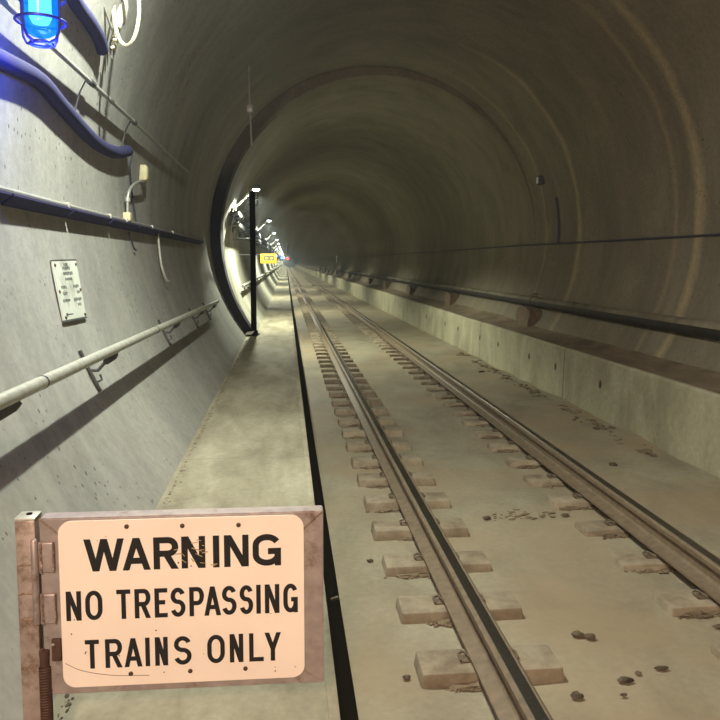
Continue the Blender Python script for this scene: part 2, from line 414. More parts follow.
# ------------------------------------------------------------------ rails
def rail(x, label):
    root = empty('running_rail', (x, 0, 0), label, 'rail', 'running rails')
    Z0, Z1 = 0.085, 0.245
    prof = [(-.072, Z0), (.072, Z0), (.072, Z0 + .014), (.02, Z0 + .030), (.010, Z0 + .045), (.010, Z1 - .050), (.037, Z1 - .036),
            (.038, Z1 - .010), (.028, Z1), (-.028, Z1), (-.038, Z1 - .010), (-.037, Z1 - .036), (-.010, Z1 - .050), (-.010, Z0 + .045),
            (-.02, Z0 + .030), (-.072, Z0 + .014)]
    prof = [(u * 1.22, v) for u, v in prof]
    MB().prism(prof, 'y', -2, YE - 1).build('rail_body', 'steel', root, angle=25)
    MB().prism([(-.027, Z1 - .001), (.027, Z1 - .001), (.024, Z1 + .002), (-.024, Z1 + .002)], 'y', -2, YE - 1).build('running_band', 'polish', root)
    return root
LX, RX = 0.91, 2.37
rail(LX, 'left rail of the track, nearer the raised walkway')
rail(RX, 'right rail of the track, nearer the low bench wall')

# ------------------------------------------------------------------ rail support blocks
def block_proto(big):
    root = empty('rail_block', (0, 0, 0), 'x', 'rail block')
    m = MB(); m.box((-0.325, -0.105, -0.03), (0.325, 0.105, 0.085), 0.014, seg=2)
    for v in m.bm.verts:
        if v.co.z < 0.0: v.co.x *= 1.035; v.co.y *= 1.08
    m.build('block_body', 'block', root)
    if big:
        for sx in (-1, 1):
            c = MB()
            c.box((sx * 0.110 - 0.022, -0.03, 0.083), (sx * 0.110 + 0.022, 0.03, 0.094), 0.004)
            c.tube([(sx * 0.135, -0.03, 0.098), (sx * 0.135, 0.025, 0.10), (sx * 0.115, 0.036, 0.104), (sx * 0.10, 0.025, 0.106),
                    (sx * 0.092, -0.02, 0.108), (sx * 0.075, -0.04, 0.106)], 0.0065, 8)
            c.build('rail_clip', 'clip', root)
    return root
ordn = ['closest', 'second', 'third', 'fourth', 'fifth', 'sixth', 'seventh', 'eighth']
for side, x, y1, sp in (('left', LX + 0.01, 3.12, 0.578), ('right', RX + 0.01, 3.64, 0.565)):
    pb, ps = block_proto(True), block_proto(False)
    used = False; used2 = False
    for i in range(-2, 148):
        y = y1 + sp * i
        if i < 26:
            o = pb if not used else copy_tree(pb); used = True
        else:
            o = ps if not used2 else copy_tree(ps); used2 = True
        o.location = (x + random.uniform(-.006, .006), y, random.uniform(-.026, -.014) - (.02 if side == 'right' else 0)); o.rotation_euler = (0, 0, random.uniform(-.012, .012))
        k = i if side == 'right' else i + 1
        if 0 <= k < 8:
            o['label'] = f'raised concrete block under the {side} rail, {ordn[k]} one counted from the foreground'
        else:
            o['label'] = f'raised concrete block under the {side} rail, one of the small far blocks beyond the eighth' if k >= 8 else f'concrete block under the {side} rail, before the closest one in view'
        o['group'] = f'concrete blocks under the {side} rail'
        if k < 0: o['label'] = f'concrete block under the {side} rail at the very front edge'

# loose dirt caked beside the blocks
def crumbs():
    m = MB(); r = random.Random(11)
    for side, x0, y1, sp in ((-1, LX, 3.12, 0.578), (1, RX, 3.64, 0.565)):
        for i in range(0, 14):
            y = y1 + sp * i - 0.115
            for q in range(2):
                base = x0 + (r.uniform(-.17, .02) if side < 0 else r.uniform(-0.20, -0.02))
                for j in range(26):
                    sz = r.choice((.004, .006, .008, .012)) * r.uniform(.7, 1.3)
                    m.blob((base + r.gauss(0, .05), y - abs(r.gauss(0, .018)), 0.004), (sz * 1.3, sz, sz * .8), .3, 1)
                m.blob((base, y + .01, 0.0), (.08 + r.uniform(0, .04), .034, .020), .34, 3)
    tag(m.build('crumbled_dirt', 'dirt', angle=60), 'crumbs of brown dirt scattered along the rails beside the concrete blocks', 'dirt', kind='stuff')
crumbs()
for (x, y, a, b, lab) in [
    (1.459, 3.377, .036, .022, 'dark dirt clod on the slab between the rails, left one of a touching pair'),
    (1.512, 3.352, .028, .020, 'dark dirt clod on the slab between the rails, right one of a touching pair'),
    (1.513, 2.969, .035, .020, 'dark oval dirt clod between the rails, largest of the loose ones at the front'),
    (1.600, 3.020, .016, .012, 'tiny dark dirt crumb just right of the oval clod between the rails'),
    (1.725, 3.045, .035, .014, 'thin flat dark clod right of the oval clod between the rails'),
    (1.247, 2.88, .028, .020, 'crumbly dirt clod close to the left rail at the front'),
    (1.454, 2.864, .016, .010, 'tiny dark crumb in front of the oval clod between the rails'),
    (1.464, 5.062, .030, .022, 'dark clod beside the muddy patch farther up between the rails'),
    (2.063, 5.066, .035, .016, 'dark slanting clod left of the right rail'),
    (0.512, 4.388, .022, .014, 'small dark crumb on the pale slab by the walkway shadow'),
    (0.531, 3.094, .018, .014, 'small black crumb on the slab left of the closest left-rail block'),
    (2.235, 3.381, .045, .016, 'dark flat clod at the right edge below the right rail'),
    (3.30, 11.9, .07, .05, 'large dirt lump lying against the foot of the bench wall'),
    (3.02, 6.3, .045, .03, 'dirt clod on the ground right of the right rail')]:
    tag(MB().blob((x, y, 0.012), (a, b, min(a, b) * 0.8), .22, 2).build('dirt_clod', 'clod', offset=(x, y, 0.0)), lab, 'dirt clod', 'loose clods of dirt')
def mudpatch():
    m = MB(); r = random.Random(5)
    for j in range(70):
        t = r.random(); sz = r.choice((.004, .006, .012)) * r.uniform(.8, 1.4)
        m.blob((1.45 + t * 0.55, 5.12 + r.gauss(0, .05), 0.0), (sz * 2, sz, sz * .5), .3, 1)
    for j in range(200):
        y = r.uniform(6.5, 14.5); sz = r.choice((.008, .012, .02, .03)) * r.uniform(.7, 1.4)
        m.blob((3.52 + min(.12, r.gauss(0, .07)), y, 0.04), (sz * 1.2, sz * 1.8, sz * .4), .3, 1)
    tag(m.build('mud_scrapings', 'dirt', angle=60), 'rough mud scrapings on the slab between the rails and along the bench foot', 'mud', kind='stuff')
mudpatch()

# ------------------------------------------------------------------ fire main on the right
PX, PZ, PR = 4.31, 1.20, 0.082
wp = empty('water_pipe', (0, 0, 0), 'long dark pipe with dust on top along the right tunnel wall above the bench', 'pipe')
MB().tube([(PX, -2, PZ), (PX, 7, PZ), (PX, 40, PZ), (PX, YE - 1, PZ)], PR, 24).build('pipe_body', 'pipe', wp)
A_ = [math.radians(38 + 8 * i) for i in range(16)]
MB().prism([(PX + (PR + .0005) * math.cos(a), PZ + (PR + .0005) * math.sin(a)) for a in A_] + [(PX + (PR + .004 + .010 * math.sin(PI * i / 15)) * math.cos(a), PZ + (PR + .004 + .010 * math.sin(PI * i / 15)) * math.sin(a)) for i, a in reversed(list(enumerate(A_)))],
           'y', -2, YE - 1).build('dust_layer', 'pipedust', wp)
def saddle():
    root = empty('pipe_saddle', (0, 0, 0), 'x', 'pipe support')
    m = MB(); m.prism([(-.24, 0.79), (.28, 0.79), (.40, .94), (.33, 1.06), (.16, PZ - PR), (-.16, PZ - PR), (-.36, 1.05), (-.30, .92)], 'x', PX - .20, PX + .06)
    m.build('pedestal', 'pedestal', root, angle=20)
    s = MB(); s.tube([(PX + (PR + .014) * math.cos(a), 0, PZ + (PR + .014) * math.sin(a)) for a in [math.radians(200 - i * 18) for i in range(13)]], .013, 8)
    s.tube([(PX - .06, -.03, PZ + PR + .01), (PX - .03, 0, PZ + PR + .05), (PX + .03, .03, PZ + PR + .065), (PX + .08, .04, PZ + PR + .05)], .010, 8)
    s.build('strap', 'clip', root)
    return root
sp = saddle()
sadlab = ['closest to the camera', 'second from the camera', 'third from the camera', 'fourth from the camera']
for i in range(14):
    o = sp if i == 0 else copy_tree(sp)
    o.location = (0, 12.2 + 5.95 * i, 0); o['group'] = 'supports under the right wall pipe'
    o['label'] = ('brown support block with a strap under the right wall pipe, ' + sadlab[i]) if i < 4 else 'small far support block under the right wall pipe, beyond the fourth'
# cable and small fittings on the right wall
pts = [wall_at(y, 2.19 + 0.004 * (y - 7) * (y < 14), 0.02, 1) for y in (2, 5, 7.4, 9.5, 11.8, 13.1)] + [far_at(y, 2.22, 0.02, 1) for y in (13.8, 16, 23, 40, 80, 150)]
tag(MB().tube(pts, 0.013, 8).build('wall_cable', 'cable'), 'thin dark cable running level along the right tunnel wall', 'cable')
pts = [wall_at(11.95, z, 0.022, 1) for z in (2.22, 2.4, 2.6, 2.8, 3.0)]
tag(MB().tube(pts, 0.016, 8).build('riser_conduit', 'cable'), 'short dark conduit rising from the cable on the right wall', 'conduit')
p = wall_at(12.43, 3.346, 0.05, 1)
fx = empty('wall_fixture', p, 'tiny grey box with a pale face high on the right wall', 'fixture')
MB().box((-.045, -.06, -.075), (.06, .07, .075), .008).build('housing', 'bracket', fx)
MB().box((-.06, -.045, -.06), (-.044, .02, .05), .004).build('face_plate', 'white', fx)
p = far_at(66, 2.12, 0.03, 1)
tag(MB().box((-.03, -.25, -.35), (.03, .25, .35), .01).build('reflector_plate', 'white', offset=(0, 0, 0)), 'small white plate far along the right tunnel wall', 'plate').location = p

# ------------------------------------------------------------------ fittings on the left wall, near part
def along_left(ya, yb, z, off, n=8):
    return [wall_at(ya + (yb - ya) * i / n, z, off) for i in range(n + 1)]
# handrail
hr = empty('handrail', (0, 0, 0), 'long pale grey tubular handrail on the near left wall', 'handrail')
HZ, HOFF = 1.36, 0.165
def hz(y): return 1.378 - .010 * y          # the rail falls very slightly towards the headwall
MB().tube([wall_at(y, hz(y), HOFF) for y in (0.4, 3, 6, 10.4)], 0.0275, 16).build('tube', 'galv', hr)
for y in (3.05, 5.6, 8.0):
    MB().tube([wall_at(y, hz(y), HOFF), wall_at(y + .012, hz(y), HOFF)], 0.0295, 16).build('joint_sleeve', 'bracket', hr)
for y in (2.66, 4.22, 6.7, 8.7, 10.1):
    HZ = hz(y)
    b = MB(); w = wall_at(y, HZ - .10, 0.0); h = wall_at(y, HZ, HOFF)
    b.prism([(h.y - .10, h.z - .03), (h.y + .13, h.z - .028), (h.y + .16, h.z - .045), (h.y + .10, h.z - .062), (h.y - .10, h.z - .066)], 'x', h.x - .022, h.x + .004)
    b.build('saddle_plate', 'bracket', hr)
    b = MB()
    b.tube([wall_at(y - .03, HZ + .06, .012), wall_at(y - .02, HZ - .03, .012), wall_at(y, HZ - .18, .012)], .011, 8)
    b.tube([wall_at(y, HZ - .055, .006), wall_at(y, HZ - .075, .05), h + Vector((0, 0, -.03))], .010, 8)
    b.tube([wall_at(y + .01, HZ - .13, .012), wall_at(y + .03, HZ - .13, .04), wall_at(y + .03, HZ - .10, .045)], .007, 8)
    b.build('wall_bracket', 'bracket', hr)
# upper conduit in the middle of the wall, on a shallow channel coloured as the conduit's shadow
ct = empty('cable_channel', (0, 0, 0), 'pale conduit on a shallow channel coloured as its shadow across the near left wall', 'cable channel')
MB().tube(along_left(0.4, 11.6, 2.235, 0.030, 10), 0.016, 10).build('conduit', 'conduit', ct)
b = MB()
for y0 in [0.6 + 1.0 * i for i in range(11)]:
    q = along_left(y0, y0 + .97, 2.19, 0.010, 1)
    b.prism([(q[0].x - .03, 2.235), (q[0].x + .055, 2.222), (q[0].x + .055, 2.212), (q[0].x - .03, 2.15)], 'y', y0, y0 + .97)
b.build('channel', 'shadow_blue', ct, smooth=False)
for y in (4.55, 5.6, 6.15, 7.3, 8.6):
    q = wall_at(y, 2.235, 0.03)
    MB().box((q.x - .035, y - .012, q.z - .022), (q.x + .022, y + .012, q.z + .022), .004).build('clip', 'galv', ct)
# high thin conduit with wire hangers
hc = empty('high_conduit', (0, 0, 0), 'thin dark conduit slanting across the top of the near left wall', 'conduit')
MB().tube(along_left(0.4, 9.5, 3.05, 0.055, 10), 0.015, 10).build('tube', 'conduit', hc)
for y in (4.85, 6.15):
    b = MB()
    b.tube([wall_at(y, 3.06, .06), wall_at(y - .10, 3.05, .055), wall_at(y - .11, 2.95, .03), wall_at(y - .13, 2.74, .012)], .005, 6)
    b.tube([wall_at(y - .04, 3.05, .055), wall_at(y + .06, 3.05, .055)], .021, 10)
    b.build('hanger', 'bracket', hc)
# sagging dark tube standing in for a shadow cast on the wall
def spline(P, n=8):
    P = [Vector(p) for p in P]; Q = [P[0] * 2 - P[1]] + P + [P[-1] * 2 - P[-2]]; out = []
    for i in range(1, len(Q) - 2):
        a, b_, c, d = Q[i - 1:i + 3]
        for k in range(n):
            t = k / n
            out.append(0.5 * ((2 * b_) + (c - a) * t + (2 * a - 5 * b_ + 4 * c - d) * t * t + (3 * b_ - a - 3 * c + d) * t ** 3))
    return out + [P[-1]]
BAND = [(2.6, 2.72), (3.1, 2.79), (3.605, 2.834), (4.065, 2.86), (4.514, 2.807), (5.199, 2.734), (5.8, 2.745), (6.24, 2.82)]
tag(MB().tube(spline([wall_at(y, z, 0.022) for y, z in BAND]), 0.047, 12).build('sagging_shadow_band', 'shadow_blue'),
    'thick dark tube shaped as a wavy cast shadow along the left wall below the blue lamp', 'cable')
BAND2 = [(3.7, 3.46, .02), (4.296, 3.375, .02), (4.636, 3.36, .02), (4.88, 3.34, .02), (5.03, 3.30, .02)]  # dark blue tube following a band on the wall
tag(MB().tube(spline([wall_at(y, z, o) for y, z, o in BAND2]), 0.045, 12).build('drooping_band', 'shadow_blue'),
    'thick dark blue tube drooping from the top edge right of the blue lamp', 'cable')
# junction of fittings and the pale loop of cable
jf = empty('cable_fitting', wall_at(5.12, 3.41, 0.0), 'clutter of pale clamps and hooks on the left wall behind the cable loop', 'fitting')
r = random.Random(2)
for i in range(7):
    y, z = -.05 + .022 * i, -.09 + .03 * i
    b = MB(); b.box((.03, y - .010, z - .009), (.06, y + .010, z + .009), .003, Matrix.Rotation(r.uniform(0, 1.2), 3, 'X') @ Matrix.Rotation(r.uniform(-.6, .6), 3, 'Z'))
    b.build('clamp', 'whiteplastic', jf)
for dy in (-.05, -.03): MB().tube([(.035, dy, -.09), (.035, dy + .005, -.13), (.03, dy - .005, -.16)], .005, 6).build('hook', 'bracket', jf)
MB().tube([(0.035, -.55, .22), (0.035, -.3, .13), (.045, .02, -.01)], .008, 8).build('rod', 'galv', jf)
MB().tube([(0.06, .03, .06), (0.07, .05, .12), (.08, .06, .22), (.09, .04, .34)], [.02, .045, .05, .03], 12).build('gland', 'galv', jf)
MB().box((-.02, -.10, .10), (.03, .16, .36), .01).build('back_plate', 'shadow_blue', jf)
lp = Vector((-1.025, 5.0, 3.56))
def loop():
    m = MB(); P = []
    for i in range(36):
        a = 2 * PI * i / 36
        P.append(lp + Vector((.092 * math.cos(a), -.05 * math.cos(a), .245 * math.sin(a))))
    m.tube(P, .0125, 10, closed=True)
    return tag(m.build('cable_loop', 'whiteplastic'), 'hanging loop of pale cream cable at the top left', 'cable')
loop()
# cream junction box and its curved conduit
q = wall_at(6.95, 2.722, 0.0)
jb = empty('junction_box', q, 'small cream junction box on the left wall above the curved conduit', 'junction box')
MB().box((-.03, -.055, -.07), (.06, .055, .07), .010).build('box_body', 'cream', jb)
MB().box((.059, -.042, -.055), (.066, .042, .055), .003).build('box_cover', 'cream', jb)
for z in (-.05, .015, .06): MB().box((.0, .05, z - .010), (.04, .078, z + .010), .004).build('lug', 'cream', jb)
pts = [wall_at(6.95, 2.61, .045), wall_at(6.75, 2.625, .06), wall_at(6.5, 2.59, .06), wall_at(6.33, 2.52, .045), wall_at(6.27, 2.43, .035), wall_at(6.25, 2.26, .03)]
cc = empty('curved_conduit', (0, 0, 0), 'pale conduit bending down from the cream junction box to the channel', 'conduit')
MB().tube(spline(pts), .013, 8).build('tube', 'conduit', cc)
MB().tube([wall_at(6.27, 2.44, .035), wall_at(6.265, 2.40, .035)], .022, 10).build('coupling', 'galv', cc)
b = MB(); w = wall_at(6.25, 2.27, .03); b.box((w.x - .03, w.y - .035, w.z - .03), (w.x + .03, w.y + .035, w.z + .04), .006); b.build('base_fitting', 'cream', cc)
tag(MB().tube(spline([wall_at(6.45, 2.85, .02), wall_at(6.42, 2.72, .015), wall_at(6.55, 2.5, .015), wall_at(6.66, 2.22, .02)]), .007, 6).build('thin_cable', 'cable'),
    'thin dark cable dropping beside the curved conduit on the left wall', 'cable')
tag(MB().tube(spline([wall_at(7.66, 2.20, .03), wall_at(7.63, 2.05, .03), wall_at(7.58, 1.85, .03), wall_at(7.62, 1.70, .04), wall_at(7.68, 1.69, .05)]), .013, 8).build('dangling_cable', 'galv'),
    'short pale cable end hanging below the channel on the left wall', 'cable')
tag(MB().tube(spline([wall_at(6.3, 2.15, .02), wall_at(6.42, 2.02, .02), wall_at(6.5, 2.0, .02)]), .008, 6).build('cable_stub', 'cable'),
    'tiny dark cable stub under the channel below the curved conduit', 'cable')

# worn notice on the left wall
pc = empty('notice_placard', (0, 0, 0), 'worn white notice with faded unreadable print riveted to the left wall', 'notice')
def notice():
    TL, TR, BL, BR = wall_at(4.17, 1.905, .012), wall_at(4.63, 1.91, .012), wall_at(4.10, 1.57, .012), wall_at(4.53, 1.56, .012)
    def P(u, v, o=0.0):
        a = TL.lerp(TR, u); c = BL.lerp(BR, u); p_ = a.lerp(c, v)
        nrm = (TR - TL).cross(BL - TL).normalized()
        if nrm.x < 0: nrm = -nrm
        return p_ + nrm * o
    def slab(m, u0, v0, u1, v1, o0, o1):
        A = [m.bm.verts.new(P(u, v, o0)) for u, v in ((u0, v0), (u1, v0), (u1, v1), (u0, v1))]
        B = [m.bm.verts.new(P(u, v, o1)) for u, v in ((u0, v0), (u1, v0), (u1, v1), (u0, v1))]
        m.bm.faces.new(A); m.bm.faces.new(B[::-1])
        for i in range(4): m.bm.faces.new((A[i], B[i], B[(i + 1) % 4], A[(i + 1) % 4]))
    m = MB(); slab(m, 0, 0, 1, 1, -.006, .004); m.build('plate', 'placard', pc, smooth=False)
    r = random.Random(4); m = MB()
    rows = [(0.05, [(.42, .62)]), (0.11, [(.35, .66)]), (0.20, [(.34, .72)]), (0.30, [(.38, .70)]), (0.43, [(.15, .38), (.66, .92)]),
            (0.53, [(.18, .32), (.78, .9)]), (0.65, [(.12, .44), (.58, .96)]), (.74, [(.72, .9)])]
    for v, spans in rows:
        for a, b_ in spans:
            u = a
            while u < b_ - .02:
                w_ = r.uniform(.03, .055); slab(m, u, v - .004 * r.random(), u + w_, v + r.uniform(.042, .06), .004, .0048); u += w_ + .02
    m.build('print', 'placard_ink', pc, smooth=False)
    m = MB(); slab(m, .17, .895, .42, .915, .004, .0048); slab(m, .12, .895, .17, .915, .004, .0048)
    slab(m, .14, .875, .2, .935, .004, .0048); m.build('arrow', 'placard_ink', pc, smooth=False)
    m = MB()
    slab(m, -.02, .985, 1.02, 1.015, -.006, .006); slab(m, -.01, -.012, 1.0, .006, -.006, .006)
    m.build('edge', 'placard_ink', pc, smooth=False)
    for u, v in ((.06, .08), (.95, .08), (.04, .52), (.95, .52), (.08, .95), (.95, .95)):
        c = P(u, v, .004); MB().blob(c, (.008, .012, .010), .1, 2, False).build('rivet', 'bolt', pc)
notice()

# blue caged lamp
bl = empty('blue_lamp', (-1.07, 3.415, 2.845), 'glowing blue caged bulkhead lamp at the top left', 'lamp')
MB().lathe([(.0, .050), (.04, .052), (.065, .068), (.074, .105), (.076, .34), (.08, .345)], (0, 0, 0), 32).build('glass_globe', 'globe', bl)
MB().lathe([(.001, .10), (.035, .105), (.047, .13), (.047, .33), (.02, .335)], (0, 0, 0), 24).build('light_core', 'core', bl)
b = MB()
for z, rr in ((.114, .104), (.215, .104)):
    b.tube([(rr * math.cos(2 * PI * i / 28), rr * math.sin(2 * PI * i / 28), z) for i in range(28)], .0065, 8, closed=True)
for k in range(4):
    a = PI / 4 + k * PI / 2 + .35; c, s_ = math.cos(a), math.sin(a)
    b.tube([(c * .104, s_ * .104, .36), (c * .104, s_ * .104, .114), (c * .098, s_ * .098, .06), (c * .080, s_ * .080, .03), (c * .045, s_ * .045, .018)], .0065, 8)
b.tube([(.045 * math.cos(2 * PI * i / 20), .045 * math.sin(2 * PI * i / 20), .018) for i in range(20)], .008, 8, closed=True)
b.build('wire_guard', 'cage', bl)
MB().lathe([(.06, .34), (.125, .345), (.125, .38), (.10, .40), (.09, .46), (.03, .47)], (0, 0, 0), 28).build('lamp_cap', 'cage', bl)
MB().box((-.30, -.05, .36), (-.06, .05, .44), .01).build('wall_arm', 'cage', bl)
light('blue_lamp_light', 'POINT', (0.04, 0.0, -.04), 11, (0.05, 0.10, 1.0), parent=bl, shadow_soft_size=0.06)

# ------------------------------------------------------------------ headwall and bored tunnel fittings
pp = empty('support_post', (-.60, 13.38, WZ), 'backlit post, coloured black, standing on the walkway at the headwall', 'post')
MB().box((-.05, -.05, 0.012), (.05, .05, 2.62), .006).build('column', 'black', pp)  # backlit darkness put into the post's colour
MB().box((-.10, -.10, 0.0), (.10, .10, .014), .003).build('base_plate', 'black', pp)
# lamps on arms
def lamp_proto():
    root = empty('wall_lamp', (0, 0, 0), 'x', 'lamp')
    MB().tube([(-.47, .05, -.42), (-.38, .03, -.34), (-.06, 0, -.02)], .024, 10).build('arm', 'galv', root)
    MB().box((-.49, -.06, -.55), (-.43, .12, -.33), .01).build('wall_plate', 'bracket', root)
    MB().lathe([(.03, .08), (.07, .07), (.09, .02), (.095, -.02), (.088, -.02)], (0, 0, 0), 20).build('hood', 'lampbody', root)
    MB().lathe([(.02, -.07), (.055, -.06), (.078, -.03), (.07, -.016)], (0, 0, 0), 20).build('lens', 'lens', root)
    light('lamp_light', 'SPOT', (0, 0, -.13), 950, (0.97, 1.0, 0.80), target=(0, 0, -2), parent=root, spot_size=math.radians(150), spot_blend=0.35, shadow_soft_size=0.05)
    return root
lp0 = lamp_proto()
LL = ['closest of the row', 'second of the row', 'third of the row', 'fourth of the row']
for i in range(22):
    o = lp0 if i == 0 else copy_tree(lp0)
    o.location = (-.61, 15.5 + 11.6 * i, 3.45); o['group'] = 'lamps along the bored tunnel'
    o['label'] = ('glowing white lamp on a bracket arm in the far tunnel, ' + LL[i]) if i < 4 else 'tiny glowing lamp deep in the tunnel, beyond the fourth of the row'
# cable tray on the far left wall with cables in it
tr = empty('cable_tray', (0, 0, 0), 'long dark cable tray along the far left wall under the lamps', 'cable tray')
b = MB()
for z in (2.62, 2.84):
    b.box((-1.13, 14.6, z), (-.94, YE - 2, z + .02)); b.box((-.96, 14.6, z), (-.94, YE - 2, z + .09))
b.build('tray', 'bracket', tr, smooth=False)
b = MB()
for i, (x, z) in enumerate(((-1.0, 2.66), (-1.07, 2.66), (-1.0, 2.885), (-1.07, 2.89))):
    b.tube([(x, 14.6, z), (x, 40, z), (x, YE - 2, z)], .035, 8)
b.build('cables', 'cable', tr)
for i in range(18):
    y = 15 + 2.5 * i
    b = MB(); b.box((-1.12, y - .03, 2.5), (-1.06, y + .03, 3.0)); b.box((-1.10, y - .02, 2.58), (-.93, y + .02, 2.62)); b.box((-1.10, y - .02, 2.80), (-.93, y + .02, 2.84))
    b.build('tray_bracket', 'bracket', tr, smooth=False)
# far handrail
h2 = empty('handrail', (0, 0, 0), 'distant tubular handrail along the bored tunnel, beyond the black post', 'handrail')
MB().tube([far_at(15.2, 1.36, .10), far_at(40, 1.36, .10), far_at(YE - 2, 1.36, .10)], .03, 10).build('tube', 'galv', h2)
for i in range(20):
    y = 15.6 + 2.4 * i
    MB().tube([far_at(y, 1.26, 0), far_at(y, 1.26, .08), far_at(y, 1.34, .10)], .014, 8).build('wall_bracket', 'bracket', h2)
# cable hooks by the headwall top
ck = empty('cable_hook', far_at(14.2, 3.0, 0.02), 'pale cable hooks and bent conduits at the headwall top left of the post', 'cable hook')
MB().tube(spline([(.02, 0, -.75), (.05, 0, -.35), (.16, 0, -.12), (.30, 0, -.10), (.45, 0, -.28)]), .013, 8).build('bent_conduit', 'conduit', ck)
MB().tube(spline([(.10, -.3, -.8), (.16, -.3, -.45), (.28, -.3, -.25)]), .013, 8).build('bent_conduit', 'conduit', ck)
for i in range(3):
    MB().tube(spline([(.36, -.1, .02 + .13 * i), (.44, -.1, -.04 + .13 * i), (.54, -.1, .0 + .13 * i), (.55, -.1, .09 + .13 * i)]), .012, 8).build('hook', 'conduit', ck)
tag(MB().box((0, 0, 0), (.42, .02, .05), .004).build('perforated_rail', 'bracket', offset=(0, 0, 0)), 'short dark slotted rail across the lit wall left of the post', 'rail').location = (-1.05, 14.8, 2.33)
# hazard strip at the foot of the headwall
hz = empty('hazard_strip', (-1.02, 13.14, WZ), 'black strip with white slanting stripes at the headwall foot', 'strip')
MB().box((0, 0, 0), (.50, .05, .10), .004).build('strip_body', 'black', hz)
for i in range(2):
    x = .04 + .21 * i
    MB().prism([(x, .015), (x + .14, .03), (x + .19, .09), (x + .06, .075)], 'y', -.004, .002).build('stripe', 'white', hz, smooth=False)
# yellow sign on the left
ys = empty('yellow_sign', (-.43, 18.0, 1.985), 'small yellow sign with dark marks hanging on the left of the far tunnel', 'sign')
MB().box((-.20, -.012, -.12), (.20, .012, .12), .01).build('sign_plate', 'yellow', ys)
b = MB()
for x0 in (-.11, .015):
    b.box((x0, -.016, -.05), (x0 + .035, -.011, .07)); b.box((x0 + .035, -.016, -.05), (x0 + .10, -.011, -.02)); b.box((x0 + .035, -.016, .03), (x0 + .10, -.011, .06)); b.box((x0 + .09, -.016, -.05), (x0 + .12, -.011, .07))
b.build('marks', 'placard_ink', ys, smooth=False)
MB().tube([(-.74, .02, .09), (-.15, .02, .09)], .012, 8).build('bracket_arm', 'bracket', ys)
# blue and red signal lamps deep in the tunnel
def signal(name, loc, mat, label, rad):
    s_ = empty(name, loc, label, 'signal lamp')
    MB().box((-rad * 1.3, 0, -rad * 1.5), (rad * 1.3, .3, rad * 1.5), .03).build('housing', 'bracket', s_)
    q = far_at(loc[1], loc[2]) if loc[0] < 0 else Vector((loc[0], loc[1], FZ + FR - .1))
    MB().tube([(0, .15, 0), tuple(Vector((q.x - loc[0], .15, q.z - loc[2])))], .04, 8).build('bracket_arm', 'bracket', s_)
    MB().lathe([(rad, 0.0), (rad * .9, -.06), (rad * .3, -.12)], (0, 0, 0), 20, 'y').build('lens', mat, s_)
signal('signal_lamp', (-.62, 112, 2.55), 'bluelens', 'glowing blue signal lamp at the vanishing point of the tunnel', .20)
signal('signal_lamp', (.30, 120, 2.45), 'redlens', 'glowing red signal lamp at the vanishing point of the tunnel', .20)
signal('signal_lamp', (-.9, 70, 2.45), 'bluelens', 'glowing blue lamp on the left wall just before the vanishing point', .11)
# ceiling bits
dc = empty('drop_conduit', (-.47, 10.0, 0), 'thin vertical conduit dropping from the vault above the far lamps', 'conduit')
zc = CZ + math.sqrt(R * R - (-.47 - CX) ** 2)
MB().tube([(0, 0, zc + .01), (0, 0, zc - .35), (.01, .0, zc - .6), (.02, 0, zc - 1.05)], .013, 8).build('tube', 'conduit', dc)
MB().box((-.035, -.04, zc - .62), (.045, .04, zc - .52), .008).build('conduit_box', 'conduit', dc)
def foot_grit():
    m = MB(); r = random.Random(8)
    for i in range(700):
        y = 1.5 + 11 * r.random() ** 1.4; sz = r.choice((.002, .003, .004, .006)) * r.uniform(.7, 1.3)
        m.blob((-.69 + abs(r.gauss(0, .016)), y, WZ), (sz * 1.2, sz * 1.8, sz * .7), .3, 1)
    tag(m.build('wall_foot_grit', 'dirt', angle=60), 'line of brown grit where the walkway meets the left wall', 'grit', kind='stuff')
foot_grit()

# ------------------------------------------------------------------ gate with the warning sign
GY = 1.945
GA = math.radians(-1.2)
gp = empty('gate_post', (-.689, GY, WZ), 'worn square steel post with rust at the left of the gate', 'post')
MB().box((-.026, -.028, .004), (.026, .030, .664), .005).build('post_tube', 'post', gp)
MB().box((-.027, -.029, .662), (.027, .031, .670), .003).build('post_cap', 'galv', gp)
MB().box((-.06, -.06, 0), (.06, .06, .006), .002).build('base_plate', 'post', gp)
MB().lathe([(.003, 0), (.008, .001), (.008, .004), (.002, .005)], (0.002, .005, .668), 12).build('cap_screw', 'black', gp)
for z in (.541, .463, .392):
    MB().tube([(-.022, -.0285, z), (-.01, -.0287, z + .003), (.01, -.0287, z + .002), (.022, -.0285, z + .004)], .0028, 6).build('weld_bead', 'weld', gp)
b = MB(); b.lathe([(.011, .006), (.0125, .01), (.0125, .285), (.0135, .29), (.0135, .306), (.010, .308)], (.037, -.026, 0), 16)
for i in range(30): b.tube([(.037 + .0138 * math.cos(2 * PI * j / 14), -.026 + .0138 * math.sin(2 * PI * j / 14), .04 + .0075 * i) for j in range(14)], .0028, 6, closed=True)
b.build('closing_spring', 'spring', gp)

